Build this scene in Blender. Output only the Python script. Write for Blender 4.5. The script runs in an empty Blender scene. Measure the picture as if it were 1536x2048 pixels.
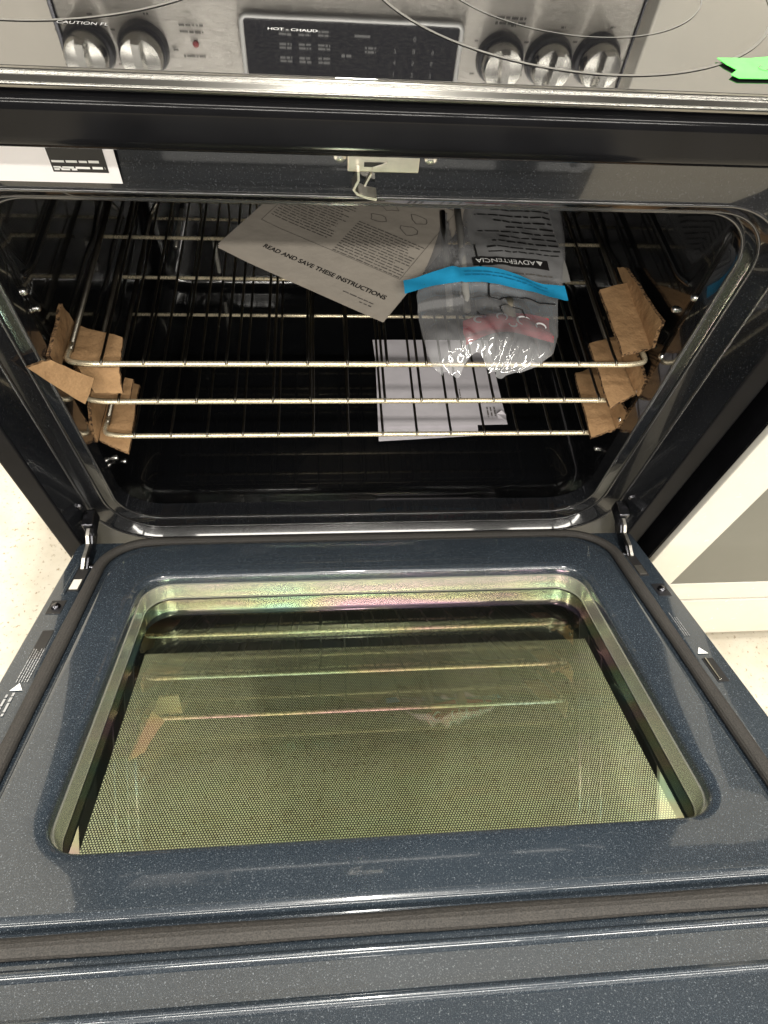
import bpy, bmesh, math, random
from mathutils import Vector, Matrix
random.seed(7)
S = bpy.context.scene
COL = S.collection
R = math.radians

# ------------------------------------------------------------------ camera
cam_d = bpy.data.cameras.new('camera')
cam_d.sensor_fit = 'VERTICAL'; cam_d.sensor_height = 36.0; cam_d.sensor_width = 27.0
cam_d.lens = 22.84; cam_d.clip_start = 0.02; cam_d.clip_end = 60
cam = bpy.data.objects.new('camera', cam_d)
cam.location = (-0.0482, -0.5247, 0.6641)
cam.rotation_euler = (0.551616, -0.063542, -0.059772)
COL.objects.link(cam); S.camera = cam

# ------------------------------------------------------------------ world, lamps, exposure
w = bpy.data.worlds.new('World'); S.world = w; w.use_nodes = True
bg = w.node_tree.nodes['Background']
bg.inputs[0].default_value = (1.0, 0.95, 0.86, 1); bg.inputs[1].default_value = 0.20

def ceiling_lamp(loc, sx, sy, power, rz=0):
    l = bpy.data.lights.new('ceiling_lamp', 'AREA'); l.shape = 'RECTANGLE'
    l.size = sx; l.size_y = sy; l.energy = power; l.color = (1.0, 0.955, 0.87)
    o = bpy.data.objects.new('ceiling_lamp', l); o.location = loc; o.rotation_euler = (0, 0, rz)
    COL.objects.link(o); return o
CZ = 2.35
# fluorescent tubes of the shop ceiling: one run over the range, cross rows over the aisle
for x, k in ((-1.75, 0.7), (0.06, 1.0), (1.9, 0.7)):
    ceiling_lamp((x, 0.02, CZ), 0.12, 0.9, 52 * k)
for x in (-1.7, 0.0, 1.7):
    ceiling_lamp((x, -0.85, CZ), 1.5, 0.12, 11)
    ceiling_lamp((x, -2.30, CZ), 1.5, 0.12, 28)
    ceiling_lamp((x, -4.20, CZ), 1.5, 0.12, 86)

S.view_settings.view_transform = 'Standard'; S.view_settings.look = 'None'
S.view_settings.exposure = 0.32; S.view_settings.gamma = 1.0
S.view_settings.use_curve_mapping = False
S.cycles.use_denoising = True
S.cycles.max_bounces = 8; S.cycles.glossy_bounces = 5; S.cycles.transparent_max_bounces = 16
S.cycles.sample_clamp_indirect = 6.0; S.cycles.caustics_reflective = False; S.cycles.caustics_refractive = False

# ------------------------------------------------------------------ materials
MATS = {}
def nt(name):
    m = bpy.data.materials.new(name); m.use_nodes = True
    t = m.node_tree; b = t.nodes['Principled BSDF']; MATS[name] = m
    return m, t, b
def N(t, kind, **kw):
    n = t.nodes.new(kind)
    for k, v in kw.items():
        if k in n.inputs: n.inputs[k].default_value = v
        else: setattr(n, k, v)
    return n
def ramp(t, src, stops):
    r = t.nodes.new('ShaderNodeValToRGB'); e = r.color_ramp.elements
    while len(e) < len(stops): e.new(0.5)
    for k, (p, c) in enumerate(stops):
        e[k].position = p; e[k].color = (*c, 1) if len(c) == 3 else c
    t.links.new(src, r.inputs[0]); return r
def coords(t, sc=(1, 1, 1)):
    tc = t.nodes.new('ShaderNodeTexCoord'); mp = t.nodes.new('ShaderNodeMapping')
    mp.inputs['Scale'].default_value = sc; t.links.new(tc.outputs['Object'], mp.inputs[0]); return mp.outputs[0]
def noise(t, vec, scale, detail=2.0, rough=0.5):
    n = N(t, 'ShaderNodeTexNoise', Scale=scale, Detail=detail, Roughness=rough)
    t.links.new(vec, n.inputs['Vector']); return n.outputs['Fac']
def bump(t, b, h, strength, dist):
    bp = N(t, 'ShaderNodeBump', Strength=strength, Distance=dist)
    t.links.new(h, bp.inputs['Height']); t.links.new(bp.outputs[0], b.inputs['Normal']); return bp

def plain(name, col, rough=0.4, metal=0.0, spec=0.5, coat=0.0, mott=0.12, mscale=25, bmp=0.0, bscale=200):
    m, t, b = nt(name); v = coords(t)
    lo = tuple(c * (1 - mott) for c in col); hi = tuple(min(1, c * (1 + mott)) for c in col)
    r = ramp(t, noise(t, v, mscale, 4), [(0.3, lo), (0.7, hi)])
    t.links.new(r.outputs[0], b.inputs['Base Color'])
    b.inputs['Roughness'].default_value = rough; b.inputs['Metallic'].default_value = metal
    b.inputs['Specular IOR Level'].default_value = spec
    if coat: b.inputs['Coat Weight'].default_value = coat; b.inputs['Coat Roughness'].default_value = 0.04
    rr = N(t, 'ShaderNodeMapRange'); rr.inputs['To Min'].default_value = rough * 0.8; rr.inputs['To Max'].default_value = min(1, rough * 1.25)
    t.links.new(noise(t, v, mscale * 3, 5, 0.65), rr.inputs[0]); t.links.new(rr.outputs[0], b.inputs['Roughness'])
    if bmp: bump(t, b, noise(t, v, bscale, 4), bmp, 0.001)
    return m

def enamel(name, base, fleck, amount=0.62, rough=0.22, wav=0.05, fs=520):
    m, t, b = nt(name); v = coords(t)
    f1 = noise(t, v, fs, 2.0, 0.6); f2 = noise(t, v, fs * 2.1, 1.0, 0.5); big = noise(t, v, 6, 3)
    r1 = ramp(t, f1, [(amount - 0.06, (0, 0, 0)), (amount + 0.10, (1, 1, 1))])
    r2 = ramp(t, f2, [(0.50, (0, 0, 0)), (0.80, (0.26, 0.26, 0.26))])
    mx = N(t, 'ShaderNodeMix', data_type='FLOAT', blend_type='MIX')
    add = N(t, 'ShaderNodeMath', operation='MAXIMUM')
    t.links.new(r1.outputs[0], add.inputs[0]); t.links.new(r2.outputs[0], add.inputs[1])
    mc = N(t, 'ShaderNodeMix', data_type='RGBA')
    t.links.new(add.outputs[0], mc.inputs['Factor'])
    rb = ramp(t, big, [(0.3, tuple(c * 0.85 for c in base)), (0.7, tuple(c * 1.15 for c in base))])
    t.links.new(rb.outputs[0], mc.inputs[6]); mc.inputs[7].default_value = (*fleck, 1)
    t.links.new(mc.outputs[2], b.inputs['Base Color'])
    b.inputs['Roughness'].default_value = rough
    b.inputs['Coat Weight'].default_value = 1.0; b.inputs['Coat Roughness'].default_value = 0.04
    b.inputs['Specular IOR Level'].default_value = 0.4
    if wav: bump(t, b, noise(t, v, 14, 2), wav, 0.01)
    t.nodes.remove(mx)
    return m

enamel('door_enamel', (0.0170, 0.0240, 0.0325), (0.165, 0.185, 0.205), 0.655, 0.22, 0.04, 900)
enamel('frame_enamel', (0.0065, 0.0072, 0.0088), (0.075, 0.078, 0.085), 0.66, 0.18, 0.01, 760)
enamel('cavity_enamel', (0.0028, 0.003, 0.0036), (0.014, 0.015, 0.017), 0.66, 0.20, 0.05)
plain('lip_highlight', (0.028, 0.028, 0.029), 0.20, coat=0.8, mott=0.1)  # frame enamel lightened: highlight lines of the lip are put into the colour
plain('black_gloss', (0.006, 0.006, 0.007), 0.11, mott=0.2, spec=0.16)
plain('body_black', (0.006, 0.006, 0.007), 0.30, mott=0.2, spec=0.04)
plain('black_satin', (0.010, 0.010, 0.012), 0.35, mott=0.3, bmp=0.05, bscale=400)
plain('trim_steel', (0.20, 0.195, 0.18), 0.20, 1.0, mott=0.02, mscale=3)
plain('chrome', (0.40, 0.39, 0.36), 0.16, 1.0, mott=0.05)
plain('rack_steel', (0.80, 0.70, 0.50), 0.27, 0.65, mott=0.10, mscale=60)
plain('rack_steel_shaded', (0.17, 0.155, 0.13), 0.30, 1.0, mott=0.15, mscale=60)  # rack steel darkened: shade inside the oven is put into its colour
plain('latch_steel', (0.78, 0.74, 0.66), 0.32, 1.0, mott=0.10, mscale=90)
plain('hinge_steel', (0.45, 0.43, 0.39), 0.42, 1.0, mott=0.25, mscale=90)
plain('recess_steel', (0.60, 0.61, 0.50), 0.20, 0.75, mott=0.06, mscale=20)
plain('screw_dark', (0.10, 0.10, 0.11), 0.25, 1.0, mott=0.2)
plain('screw_bright', (0.75, 0.74, 0.72), 0.25, 1.0, mott=0.1)
plain('white_enamel', (0.72, 0.69, 0.61), 0.25, coat=0.5, mott=0.02)
plain('grey_glass', (0.14, 0.14, 0.12), 0.30, spec=0.3, mott=0.02, mscale=4)
plain('wall_paint', (0.74, 0.70, 0.62), 0.7, mott=0.03)
plain('print_white', (0.80, 0.80, 0.78), 0.5, mott=0.05)
plain('print_faint', (0.24, 0.24, 0.24), 0.5, mott=0.10, mscale=200)
plain('print_grey', (0.092, 0.089, 0.083), 0.35, mott=0.15, mscale=200)
plain('print_thin', (0.10, 0.10, 0.095), 0.35)
plain('print_soft', (0.36, 0.36, 0.36), 0.5)
plain('print_black', (0.015, 0.014, 0.014), 0.5, mott=0.2)
plain('print_dark', (0.12, 0.11, 0.10), 0.6, mott=0.3, mscale=300)
plain('sticker_white', (0.88, 0.85, 0.86), 0.35, mott=0.03)
plain('green_tape', (0.10, 0.72, 0.10), 0.55, mott=0.10, mscale=60)
plain('blue_tape', (0.025, 0.36, 0.66), 0.35, mott=0.10, mscale=60)
plain('tape_ink', (0.015, 0.20, 0.38), 0.5)
plain('red_plastic', (0.55, 0.025, 0.045), 0.35, mott=0.2, mscale=60)
plain('tan_paper', (0.50, 0.44, 0.33), 0.8, mott=0.1, mscale=50)
plain('led_red', (0.30, 0.01, 0.012), 0.2)
plain('display_black', (0.012, 0.012, 0.016), 0.30, spec=0.12)

def stainless():
    m, t, b = nt('stainless'); v = coords(t, (1, 1, 60))
    n1 = noise(t, v, 30, 5, 0.7)
    r = ramp(t, n1, [(0.3, (0.60, 0.57, 0.52)), (0.7, (0.72, 0.69, 0.63))])
    t.links.new(r.outputs[0], b.inputs['Base Color']); b.inputs['Metallic'].default_value = 0.85
    b.inputs['Roughness'].default_value = 0.34
    bump(t, b, n1, 1.0, 0.0012)
stainless()

def cooktop():
    m, t, b = nt('cooktop_glass'); v = coords(t)
    r = ramp(t, noise(t, v, 300, 3), [(0.4, (0.004, 0.004, 0.005)), (0.75, (0.010, 0.010, 0.010))])
    t.links.new(r.outputs[0], b.inputs['Base Color'])
    b.inputs['Roughness'].default_value = 0.025; b.inputs['IOR'].default_value = 2.75
    b.inputs['Specular IOR Level'].default_value = 0.5
    bump(t, b, noise(t, v, 12, 2), 0.02, 0.002)
cooktop()

def vinyl():
    m, t, b = nt('floor_vinyl'); v = coords(t)
    a = noise(t, v, 130, 3, 0.6); c = noise(t, v, 22, 3, 0.6)
    r1 = ramp(t, a, [(0.31, (0.34, 0.27, 0.18)), (0.40, (0.62, 0.575, 0.48)), (0.70, (0.64, 0.59, 0.49))])
    r2 = ramp(t, c, [(0.25, (0.90, 0.87, 0.83)), (0.60, (1, 1, 1))])
    mx = N(t, 'ShaderNodeMix', data_type='RGBA', blend_type='MULTIPLY'); mx.inputs['Factor'].default_value = 1
    t.links.new(r1.outputs[0], mx.inputs[6]); t.links.new(r2.outputs[0], mx.inputs[7])
    t.links.new(mx.outputs[2], b.inputs['Base Color']); b.inputs['Roughness'].default_value = 0.3
vinyl()

def gasket_mat():
    m, t, b = nt('gasket_braid'); v = coords(t)
    br = noise(t, v, 900, 2); st = noise(t, v, 40, 3)
    r = ramp(t, br, [(0.35, (0.016, 0.0145, 0.013)), (0.65, (0.040, 0.036, 0.032))])
    r2 = ramp(t, st, [(0.3, (0.9, 0.9, 0.9)), (0.7, (1.06, 1.05, 1.03))])
    mx = N(t, 'ShaderNodeMix', data_type='RGBA', blend_type='MULTIPLY'); mx.inputs['Factor'].default_value = 1
    t.links.new(r.outputs[0], mx.inputs[6]); t.links.new(r2.outputs[0], mx.inputs[7])
    t.links.new(mx.outputs[2], b.inputs['Base Color']); b.inputs['Roughness'].default_value = 0.75
    bump(t, b, br, 0.6, 0.001)
gasket_mat()

def cardboard():
    m, t, b = nt('cardboard'); v = coords(t)
    a = noise(t, v, 40, 4, 0.6); c = noise(t, v, 420, 3)
    r1 = ramp(t, a, [(0.25, (0.31, 0.180, 0.083)), (0.75, (0.46, 0.278, 0.136))])
    r2 = ramp(t, c, [(0.3, (0.88, 0.88, 0.88)), (0.7, (1.06, 1.06, 1.06))])
    mx = N(t, 'ShaderNodeMix', data_type='RGBA', blend_type='MULTIPLY'); mx.inputs['Factor'].default_value = 1
    t.links.new(r1.outputs[0], mx.inputs[6]); t.links.new(r2.outputs[0], mx.inputs[7])
    t.links.new(mx.outputs[2], b.inputs['Base Color']); b.inputs['Roughness'].default_value = 0.8
    bump(t, b, a, 0.9, 0.004)
    m, t, b = nt('cardboard_flute'); v = coords(t)
    r1 = ramp(t, noise(t, v, 260, 2), [(0.42, (0.05, 0.025, 0.01)), (0.58, (0.36, 0.21, 0.10))])
    t.links.new(r1.outputs[0], b.inputs['Base Color']); b.inputs['Roughness'].default_value = 0.9
cardboard()

def paper(name, col, k):
    m, t, b = nt(name); v = coords(t)
    r = ramp(t, noise(t, v, 30, 5, 0.6), [(0.25, tuple(c * (1 - k) for c in col)), (0.75, col)])
    t.links.new(r.outputs[0], b.inputs['Base Color']); b.inputs['Roughness'].default_value = 0.75
    bump(t, b, noise(t, v, 45, 3), 0.35, 0.003)
paper('newsprint', (0.43, 0.385, 0.33), 0.14)
paper('white_paper', (0.66, 0.63, 0.67), 0.06)
paper('leaflet_paper', (0.27, 0.262, 0.245), 0.15)

def film():
    m, t, b = nt('plastic_film'); v = coords(t)
    out = t.nodes['Material Output']
    tr = N(t, 'ShaderNodeBsdfTransparent'); tr.inputs[0].default_value = (0.95, 0.95, 0.96, 1)
    gl = N(t, 'ShaderNodeBsdfGlossy'); gl.inputs['Roughness'].default_value = 0.07; gl.inputs[0].default_value = (1, 1, 1, 1)
    df = N(t, 'ShaderNodeBsdfDiffuse'); df.inputs[0].default_value = (0.88, 0.88, 0.90, 1)
    lw = N(t, 'ShaderNodeLayerWeight'); lw.inputs[0].default_value = 0.35
    h = noise(t, v, 26, 2, 0.5)
    bp = N(t, 'ShaderNodeBump', Strength=0.55, Distance=0.008); t.links.new(h, bp.inputs['Height'])
    for n in (gl, lw): t.links.new(bp.outputs[0], n.inputs['Normal'])
    m1 = N(t, 'ShaderNodeMixShader'); m1.inputs[0].default_value = 0.25
    t.links.new(tr.outputs[0], m1.inputs[1]); t.links.new(df.outputs[0], m1.inputs[2])
    mr = N(t, 'ShaderNodeMapRange'); mr.inputs['To Min'].default_value = 0.10; mr.inputs['To Max'].default_value = 0.7
    t.links.new(lw.outputs['Fresnel'], mr.inputs[0])
    m2 = N(t, 'ShaderNodeMixShader'); t.links.new(mr.outputs[0], m2.inputs[0])
    t.links.new(m1.outputs[0], m2.inputs[1]); t.links.new(gl.outputs[0], m2.inputs[2])
    t.links.new(m2.outputs[0], out.inputs[0])
film()

def pane(name, tint, gloss, ior):
    m, t, b = nt(name); out = t.nodes['Material Output']
    tr = N(t, 'ShaderNodeBsdfTransparent'); tr.inputs[0].default_value = (*tint, 1)
    gl = N(t, 'ShaderNodeBsdfGlossy'); gl.inputs['Roughness'].default_value = 0.012
    # coated glass: the coating's reflection colour shifts slowly over the pane
    v = coords(t, (2.0, 7.0, 7.0))
    r = ramp(t, noise(t, v, 3.0, 2), gloss); t.links.new(r.outputs[0], gl.inputs[0])
    lw = N(t, 'ShaderNodeLayerWeight'); lw.inputs[0].default_value = 0.5
    pw = N(t, 'ShaderNodeMath', operation='POWER'); t.links.new(lw.outputs['Facing'], pw.inputs[0]); pw.inputs[1].default_value = 4.0
    fr = N(t, 'ShaderNodeMapRange'); f0 = ((ior - 1) / (ior + 1)) ** 2; fr.inputs['To Min'].default_value = f0; t.links.new(pw.outputs[0], fr.inputs[0])
    ms = N(t, 'ShaderNodeMixShader'); t.links.new(fr.outputs[0], ms.inputs[0])
    t.links.new(tr.outputs[0], ms.inputs[1]); t.links.new(gl.outputs[0], ms.inputs[2])
    t.links.new(ms.outputs[0], out.inputs[0])
pane('coated_glass', (0.97, 0.98, 0.95), [(0.36, (1.0, 0.64, 0.82)), (0.46, (1.0, 0.95, 0.64)), (0.55, (0.70, 1.0, 0.70)), (0.66, (0.55, 0.92, 1.0))], 4.2)

def dots():
    m, t, b = nt('dotted_screen')
    tc = N(t, 'ShaderNodeTexCoord'); sep = N(t, 'ShaderNodeSeparateXYZ'); t.links.new(tc.outputs['UV'], sep.inputs[0])
    def M(op, a, bb=None):
        n = N(t, 'ShaderNodeMath', operation=op)
        for k, s in enumerate((a, bb)):
            if s is None: continue
            if isinstance(s, (int, float)): n.inputs[k].default_value = s
            else: t.links.new(s, n.inputs[k])
        return n.outputs[0]
    P = 0.0025
    u = M('DIVIDE', sep.outputs[0], P); vv = M('DIVIDE', sep.outputs[1], P * 0.866)
    row = M('FLOOR', vv); half = M('MULTIPLY', M('MODULO', row, 2.0), 0.5)
    fx = M('SUBTRACT', M('FRACT', M('ADD', u, half)), 0.5); fy = M('MULTIPLY', M('SUBTRACT', M('FRACT', vv), 0.5), 0.866)
    d = M('SQRT', M('ADD', M('MULTIPLY', fx, fx), M('MULTIPLY', fy, fy)))
    dot = M('LESS_THAN', d, 0.335)
    inx = M('LESS_THAN', M('ABSOLUTE', M('SUBTRACT', sep.outputs[0], 1.0)), 0.262); iny = M('GREATER_THAN', sep.outputs[1], 1.205)
    hole = M('MULTIPLY', dot, M('MULTIPLY', inx, iny))
    b.inputs['Base Color'].default_value = (0.010, 0.011, 0.009, 1); b.inputs['Roughness'].default_value = 0.35
    tr = N(t, 'ShaderNodeBsdfTransparent'); tr.inputs[0].default_value = (0.88, 1.0, 0.74, 1)
    ms = N(t, 'ShaderNodeMixShader'); t.links.new(hole, ms.inputs[0]); t.links.new(b.outputs[0], ms.inputs[1]); t.links.new(tr.outputs[0], ms.inputs[2])
    gl = N(t, 'ShaderNodeBsdfGlossy'); gl.inputs['Roughness'].default_value = 0.012; gl.inputs[0].default_value = (0.95, 1.0, 0.70, 1)
    lw = N(t, 'ShaderNodeLayerWeight'); lw.inputs[0].default_value = 0.5
    fr = N(t, 'ShaderNodeMapRange'); fr.inputs['To Min'].default_value = 0.15; t.links.new(M('POWER', lw.outputs['Facing'], 4.0), fr.inputs[0])
    m2 = N(t, 'ShaderNodeMixShader'); t.links.new(fr.outputs[0], m2.inputs[0]); t.links.new(ms.outputs[0], m2.inputs[1]); t.links.new(gl.outputs[0], m2.inputs[2])
    t.links.new(m2.outputs[0], t.nodes['Material Output'].inputs[0])
dots()

# ------------------------------------------------------------------ mesh helpers
def link(name, me, mat, parent=None, smooth=False):
    if isinstance(mat, str): mat = MATS[mat]
    if mat is not None and not me.materials: me.materials.append(mat)
    o = bpy.data.objects.new(name, me); COL.objects.link(o)
    if parent is not None: o.parent = parent
    if smooth:
        for p in me.polygons: p.use_smooth = True
    return o
def pym(name, V, F, mat, parent=None, smooth=False):
    me = bpy.data.meshes.new(name); me.from_pydata([tuple(v) for v in V], [], F); me.update()
    bm = bmesh.new(); bm.from_mesh(me); bmesh.ops.recalc_face_normals(bm, faces=bm.faces); bm.to_mesh(me); bm.free()
    return link(name, me, mat, parent, smooth)
def wnorm(o):
    m = o.modifiers.new('weighted', 'WEIGHTED_NORMAL'); m.keep_sharp = True; m.weight = 80; m.thresh = 0.02
def bev(o, width, seg=2):
    bm = bmesh.new(); bm.from_mesh(o.data)
    ed = [e for e in bm.edges if len(e.link_faces) == 2 and e.calc_face_angle(0) > 0.5]
    bmesh.ops.bevel(bm, geom=ed, offset=width, segments=seg, affect='EDGES', profile=0.6, clamp_overlap=True)
    bm.to_mesh(o.data); bm.free()
    for p in o.data.polygons: p.use_smooth = True
    wnorm(o); return o
def box(name, lo, hi, mat, parent=None, b=0.0, tf=None, seg=2):
    V = [Vector((x, y, z)) for x in (lo[0], hi[0]) for y in (lo[1], hi[1]) for z in (lo[2], hi[2])]
    if tf: V = [Vector(tf(*v)) for v in V]
    F = [(0, 1, 3, 2), (4, 6, 7, 5), (0, 4, 5, 1), (2, 3, 7, 6), (0, 2, 6, 4), (1, 5, 7, 3)]
    o = pym(name, V, F, mat, parent)
    if b: bev(o, b, seg)
    return o
def tube(name, pts, r, mat, parent=None, n=10, closed=False, flat=1.0):
    pts = [Vector(p) for p in pts]; V = []; F = []; m = len(pts); up = None
    for k, p in enumerate(pts):
        a = pts[(k - 1) % m] if (closed or k > 0) else p; c = pts[(k + 1) % m] if (closed or k < m - 1) else p
        d = (c - a).normalized()
        if up is None: up = d.orthogonal().normalized() if abs(d.z) > 0.9 else Vector((0, 0, 1))
        s = d.cross(up).normalized(); u2 = s.cross(d).normalized(); up = u2
        for j in range(n):
            t = 2 * math.pi * j / n; V.append(p + s * (r * math.cos(t)) + u2 * (r * flat * math.sin(t)))
    rng = m if closed else m - 1
    for k in range(rng):
        for j in range(n):
            a, b2 = k * n + j, k * n + (j + 1) % n; c, d2 = ((k + 1) % m) * n + j, ((k + 1) % m) * n + (j + 1) % n
            F.append((a, b2, d2, c))
    if not closed: F.append(tuple(range(n))); F.append(tuple(range((m - 1) * n, m * n)))
    return pym(name, V, F, mat, parent, True)
def arc_path(pts, rad, seg=6):
    """polyline with rounded corners"""
    P = [Vector(p) for p in pts]; out = [P[0]]
    for k in range(1, len(P) - 1):
        a = (P[k - 1] - P[k]).normalized(); c = (P[k + 1] - P[k]).normalized()
        A = P[k] + a * rad; B = P[k] + c * rad
        for j in range(seg + 1):
            t = j / seg; out.append((1 - t) ** 2 * A + 2 * t * (1 - t) * P[k] + t * t * B)
    out.append(P[-1]); return out
def rrect(x0, x1, z0, z1, r, seg=8, r1=None):
    """rounded rectangle loop, counter-clockwise; returns (x, z); r1 rounds the two corners at z1"""
    L = []; q = r if r1 is None else r1
    for cx, cz, a0, r in ((x1 - q, z1 - q, 0, q), (x0 + q, z1 - q, 90, q), (x0 + r, z0 + r, 180, r), (x1 - r, z0 + r, 270, r)):
        for k in range(seg + 1):
            a = R(a0 + 90 * k / seg); L.append((cx + r * math.cos(a), cz + r * math.sin(a)))
    return L
def loft(name, rings, mat, parent=None, cap_end=False, cap_start=False, smooth=True):
    n = len(rings[0]); V = [v for r in rings for v in r]; F = []
    for k in range(len(rings) - 1):
        for j in range(n):
            F.append((k * n + j, k * n + (j + 1) % n, (k + 1) * n + (j + 1) % n, (k + 1) * n + j))
    if cap_end: F.append(tuple((len(rings) - 1) * n + j for j in range(n)))
    if cap_start: F.append(tuple(range(n))[::-1])
    me = bpy.data.meshes.new(name); me.from_pydata([tuple(v) for v in V], [], F); me.update()
    o = link(name, me, mat, parent, smooth)
    if smooth: me.set_sharp_from_angle(angle=R(50)); wnorm(o)
    return o
def extrude_x(name, prof, x0, x1, mat, parent=None, closed=True, smooth=True, ang=35):
    n = len(prof); V = [(x0, y, z) for y, z in prof] + [(x1, y, z) for y, z in prof]
    F = [(k, (k + 1) % n, n + (k + 1) % n, n + k) for k in range(n if closed else n - 1)]
    if closed: F += [tuple(range(n)), tuple(range(n, 2 * n))]
    o = pym(name, V, F, mat, parent, smooth); o.data.set_sharp_from_angle(angle=R(ang)); wnorm(o); return o
def revolve(name, prof, center, axis, mat, parent=None, n=20):
    """prof: (radius, height) along axis"""
    ax = Vector(axis).normalized(); u = ax.orthogonal().normalized(); v = ax.cross(u); c = Vector(center)
    rings = [[c + ax * h + u * (r * math.cos(2 * math.pi * j / n)) + v * (r * math.sin(2 * math.pi * j / n)) for j in range(n)] for r, h in prof]
    V = [p for r in rings for p in r]; F = []
    for k in range(len(prof) - 1):
        for j in range(n): F.append((k * n + j, k * n + (j + 1) % n, (k + 1) * n + (j + 1) % n, (k + 1) * n + j))
    F.append(tuple(range(n))); F.append(tuple((len(prof) - 1) * n + j for j in range(n)))
    o = pym(name, V, F, mat, parent, True); o.data.set_sharp_from_angle(angle=R(40)); return o
def empty(name, loc):
    o = bpy.data.objects.new(name, None); o.empty_display_size = 0.02; COL.objects.link(o); return o
def tag(o, label, cat, group=None):
    o['label'] = label; o['category'] = cat
    if group: o['group'] = group
    return o
def lettering(name, s, size, org, u, v, mat, parent=None, align='CENTER', lift=0.0004, weight=0.0):
    c = bpy.data.curves.new(name, 'FONT'); c.body = s; c.size = size; c.align_x = align; c.align_y = 'CENTER'; c.offset = weight
    t = bpy.data.objects.new(name, c); COL.objects.link(t)
    me = bpy.data.meshes.new_from_object(t.evaluated_get(bpy.context.evaluated_depsgraph_get()))
    bpy.data.objects.remove(t); bpy.data.curves.remove(c)
    u = Vector(u).normalized(); v = Vector(v).normalized(); w_ = u.cross(v)
    for q in me.vertices: q.co = Vector(org) + u * q.co.x + v * q.co.y + w_ * lift
    me.materials.clear(); me.name = name
    return link(name, me, mat, parent)
def print_lines(name, org, u, v, width, rows, pitch, mat, parent, hgt=0.45, ragged=0.25, lift=0.0004, seed=1, fn=None):
    """rows of word-long strokes, the look of print too small to read"""
    rd = random.Random(seed); u = Vector(u).normalized(); v = Vector(v).normalized(); w_ = u.cross(v); V = []; F = []
    for k in range(rows):
        x = 0.0; end = width * (1 - (rd.random() * ragged if rd.random() < 0.5 else 0.0))
        while x < end:
            l = rd.uniform(1.2, 5.0) * pitch * 0.45; l = min(l, end - x)
            y0 = -k * pitch; y1 = y0 + pitch * hgt * rd.uniform(0.8, 1.1)
            a = len(V)
            for (px, py) in ((x, y0), (x + l, y0), (x + l, y1), (x, y1)):
                p = Vector(org) + u * px + v * py + w_ * lift
                V.append(fn(p) if fn else p)
            F.append((a, a + 1, a + 2, a + 3)); x += l + pitch * rd.uniform(0.22, 0.4)
    me = bpy.data.meshes.new(name); me.from_pydata([tuple(q) for q in V], [], F); me.update()
    return link(name, me, mat, parent)

# ------------------------------------------------------------------ the setting
FZ = -0.507
fl = pym('floor', [(-3, -3, FZ), (3, -3, FZ), (3, 1.2, FZ), (-3, 1.2, FZ)], [(0, 1, 2, 3)], 'floor_vinyl'); fl['kind'] = 'structure'
wl = box('wall', (-3, 0.66, FZ), (3, 0.70, 1.15), 'wall_paint'); wl['kind'] = 'structure'

# ------------------------------------------------------------------ the range
rng = empty('kitchen_range', (0, 0, FZ)); rng.location = (0, 0, 0)
tag(rng, 'stainless and dark blue enamel kitchen range with its oven door hanging open', 'range')
HW = 0.40; CT = 0.463
# body sides, back, base
for s in (-1, 1):
    o = box('side_panel', (min(s * 0.3715, s * HW), -0.093, FZ + 0.09), (max(s * 0.3715, s * HW), 0.58, 0.441), 'body_black', rng, 0.004, seg=3)
box('back_panel', (-0.3705, 0.565, FZ + 0.09), (0.3705, 0.579, 0.441), 'black_satin', rng)
box('base', (-0.370, -0.05, FZ), (0.370, 0.55, FZ + 0.088), 'black_satin', rng, 0.003)
box('storage_drawer', (-0.369, -0.088, FZ + 0.10), (0.369, -0.05, -0.262), 'black_gloss', rng, 0.005)

# oven mouth: rounded rings from the cavity lip out to the front of the body
def ring(xh, zt, zb, r, ys, yt, yb, seg=10):
    out = []
    for x, z in rrect(-xh, xh, zb, zt, r, seg):
        cz = (zt + zb) / 2; hx = xh; hz = (zt - zb) / 2
        fx = max(0.0, (abs(x) - (hx - r)) / r); fz = max(0.0, (abs(z - cz) - (hz - r)) / r)
        if fx + fz == 0: fx = 1e-6
        wx = fx ** 2; wz = fz ** 2; yy = yt if z > cz else yb
        out.append(Vector((x, (ys * wx + yy * wz) / (wx + wz), z)))
    return out
mouth = [ring(0.3365, 0.3400, -0.1500, 0.055, -0.006, -0.006, -0.006),
         ring(0.3365, 0.3400, -0.1500, 0.055, -0.026, -0.026, -0.026),
         ring(0.3380, 0.3415, -0.1520, 0.056, -0.0295, -0.0295, -0.0295),
         ring(0.3405, 0.3435, -0.1530, 0.058, -0.0300, -0.0310, -0.0310),
         ring(0.3465, 0.3480, -0.1535, 0.064, -0.0350, -0.0375, -0.0400),
         ring(0.3480, 0.3495, -0.1538, 0.066, -0.0365, -0.0410, -0.0415),
         ring(0.3490, 0.3515, -0.1542, 0.068, -0.0390, -0.0450, -0.0430),
         ring(0.3585, 0.3600, -0.1592, 0.078, -0.0550, -0.0520, -0.0555),
         ring(0.3600, 0.3620, -0.1604, 0.080, -0.0575, -0.0535, -0.0572),
         ring(0.3605, 0.3640, -0.1660, 0.082, -0.0590, -0.0525, -0.0585),
         ring(0.3700, 0.3900, -0.2000, 0.050, -0.0885, -0.0500, -0.0600),
         ring(0.3712, 0.4400, -0.2560, 0.020, -0.0925, -0.0500, -0.0600)]
loft('oven_frame', mouth, 'frame_enamel', rng)
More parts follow.
